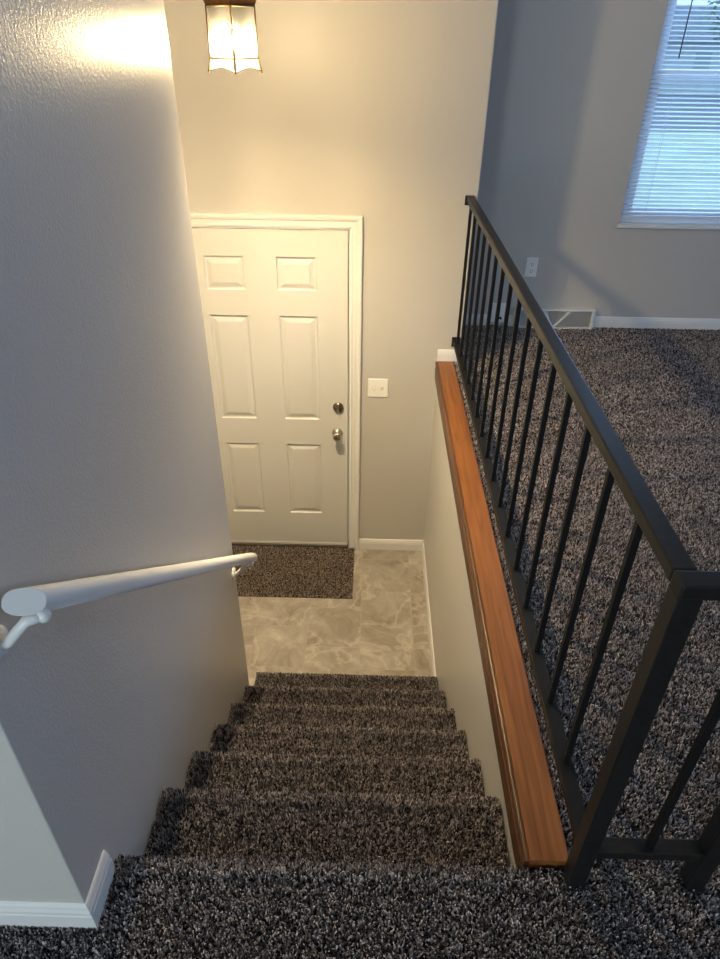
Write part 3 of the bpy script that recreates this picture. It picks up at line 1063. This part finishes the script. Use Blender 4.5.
# ------------------------------------------------------------------ outside
ZG = -1.55
bm = bmesh.new()
box(bm, -60, 90, YF + 0.5, 29, ZG - 0.2, ZG)
box(bm, -60, 90, 52, 140, ZG - 0.2, ZG)
tag(link('ground', bm, M['lawn']), 'pale lawn outside the living room window', 'lawn', kind='structure')
bm = bmesh.new()
box(bm, -60, 90, 29, 52, ZG - 0.2, ZG - 0.02)
tag(link('ground_street', bm, M['asphalt']), 'grey street beyond the lawn outside the window', 'street', kind='structure')

def leafy(bm, c, rx, rz, n, size):
    for _ in range(n):
        v = Vector((random.gauss(0, 1), random.gauss(0, 1), random.gauss(0, 1))).normalized() * (random.random() ** 0.4)
        p = Vector((c[0] + v.x * rx, c[1] + v.y * rx, c[2] + v.z * rz))
        a = Vector((random.gauss(0, 1), random.gauss(0, 1), random.gauss(0, 1))).normalized()
        b = a.orthogonal().normalized()
        s = size * random.uniform(0.6, 1.3)
        bm.faces.new([bm.verts.new(p + a * s), bm.verts.new(p + b * s * 0.6), bm.verts.new(p - a * s), bm.verts.new(p - b * s * 0.6)])

def tree(x, y, h, r, label, leaves=900):
    root = empty('garden_tree', (x, y, ZG))
    tag(root, label, 'tree')
    bm = bmesh.new()
    tube(bm, [(x, y, ZG), (x + 0.05, y, ZG + h * 0.25), (x - 0.04, y, ZG + h * 0.5), (x, y, ZG + h * 0.8)], [0.24, 0.19, 0.14, 0.05], 8)
    for i in range(9):
        a = i * 2.4
        z = ZG + h * (0.32 + 0.05 * i)
        tube(bm, [(x, y, z), (x + r * 0.5 * math.cos(a), y + r * 0.5 * math.sin(a), z + h * 0.10), (x + r * 0.9 * math.cos(a), y + r * 0.9 * math.sin(a), z + h * 0.22)], [0.08, 0.05, 0.02], 6)
    link('trunk', bm, M['bark'], root, loc=(x, y, ZG))
    bm = bmesh.new()
    leafy(bm, (x, y, ZG + h * 0.62), r, h * 0.33, leaves, 0.22)
    link('crown', bm, M['leaf'], root, loc=(x, y, ZG + h * 0.6))
for x, y, h, r, lab in ((21.4, 46, 7.5, 2.9, 'leafy tree across the street seen through the upper blinds'),):
    tree(x, y, h, r, lab)
hs = empty('far_house', (20.5, 58, ZG))
tag(hs, 'grey house with a dark roof across the street outside the window', 'house')
bm = bmesh.new()
box(bm, 14, 27, 54, 62, ZG, ZG + 3.0)
wallh = link('house_wall', bm, M['siding'], hs, loc=(20.5, 58, ZG))
bm = bmesh.new()
prism(bm, [(53.4, ZG + 2.95), (62.6, ZG + 2.95), (58, ZG + 5.0)], 'x', 13.5, 27.5)
link('roof', bm, M['roof'], hs, loc=(20.5, 58, ZG + 3))
for x in (15.6, 18.6, 22.2, 25.0):
    bm = bmesh.new()
    box(bm, x - 0.55, x + 0.55, 53.95, 54.02, ZG + 0.9, ZG + 2.3)
    link('house_window', bm, M['pane_dark'], wallh, loc=(x, 54, ZG + 1.6))

# ------------------------------------------------------------------ light
w = bpy.data.worlds.new('overcast_sky')
SC.world = w
w.use_nodes = True
nt = w.node_tree
bg = nt.nodes['Background']
bg.inputs['Color'].default_value = (0.40, 0.66, 1.0, 1)
bg.inputs['Strength'].default_value = 2.2

def area(name, loc, rot, sx, sy, power, color):
    l = bpy.data.lights.new(name, 'AREA')
    l.shape = 'RECTANGLE'
    l.size, l.size_y = sx, sy
    l.energy = power
    l.color = color
    o = bpy.data.objects.new(name, l)
    o.location = loc
    o.rotation_euler = rot
    COL.objects.link(o)
    return o
# daylight entering through the opening in the right wall
area('daylight_right_window', (XR + 0.06, (RY0 + RY1) / 2, (RZ0 + RZ1) / 2), (0, PI / 2, 0), RZ1 - RZ0, RY1 - RY0, 29, (0.26, 0.47, 1.0))
# daylight through the living room window
area('daylight_front_window', ((WX0 + WX1) / 2, YF + 0.35, (WZ0 + WZ1) / 2 + 0.1), (-PI / 2, 0, 0), WX1 - WX0, WZ1 - WZ0, 20, (0.36, 0.58, 1.0))
# added fill for the hall wall, standing in for daylight from behind
area('back_fill_light', (-2.05, YB + 0.03, 0.95), (PI / 2, 0, 0), 1.0, 1.4, 80, (0.74, 0.90, 1.0))
# unseen cool point light, standing in for daylight from the back right
l = bpy.data.lights.new('back_right_light', 'POINT')
l.energy = 10
l.color = (0.70, 0.83, 1.0)
l.shadow_soft_size = 0.08
o = bpy.data.objects.new('back_right_light', l)
o.location = (2.0, -1.35, 2.12)
COL.objects.link(o)

# added warm fill hidden behind the stair wall, brightens door and entry
l = bpy.data.lights.new('entry_fill_light', 'POINT')
l.energy = 10
l.color = (1.0, 0.86, 0.66)
l.shadow_soft_size = 0.15
o = bpy.data.objects.new('entry_fill_light', l)
o.location = (-1.72, 0.95, 0.75)
COL.objects.link(o)

# ------------------------------------------------------------------ camera
cam = bpy.data.cameras.new('camera')
cam.sensor_fit = 'HORIZONTAL'
cam.sensor_width = 36
cam.lens = 36 * 660.23 / 720
cam.clip_start = 0.02
cam.clip_end = 400
co = bpy.data.objects.new('camera', cam)
COL.objects.link(co)
a, b, c = math.radians(-34.0198), math.radians(-0.7981), math.radians(0.8061)
fwd = Vector((math.sin(b) * math.cos(a), math.cos(b) * math.cos(a), math.sin(a)))
r0 = Vector((math.cos(b), -math.sin(b), 0))
u0 = r0.cross(fwd)
r = r0 * math.cos(c) + u0 * math.sin(c)
u = r.cross(fwd)
mt = Matrix(((r.x, u.x, -fwd.x), (r.y, u.y, -fwd.y), (r.z, u.z, -fwd.z))).to_4x4()
mt.translation = (-0.3821, -0.7193, 1.5253)
co.matrix_world = mt
SC.camera = co

SC.view_settings.view_transform = 'Standard'
SC.view_settings.look = 'None'
SC.view_settings.gamma = 1
SC.view_settings.use_curve_mapping = False
SC.view_settings.exposure = 0.0
SC.cycles.max_bounces = 10
SC.cycles.transparent_max_bounces = 16
SC.cycles.sample_clamp_indirect = 6
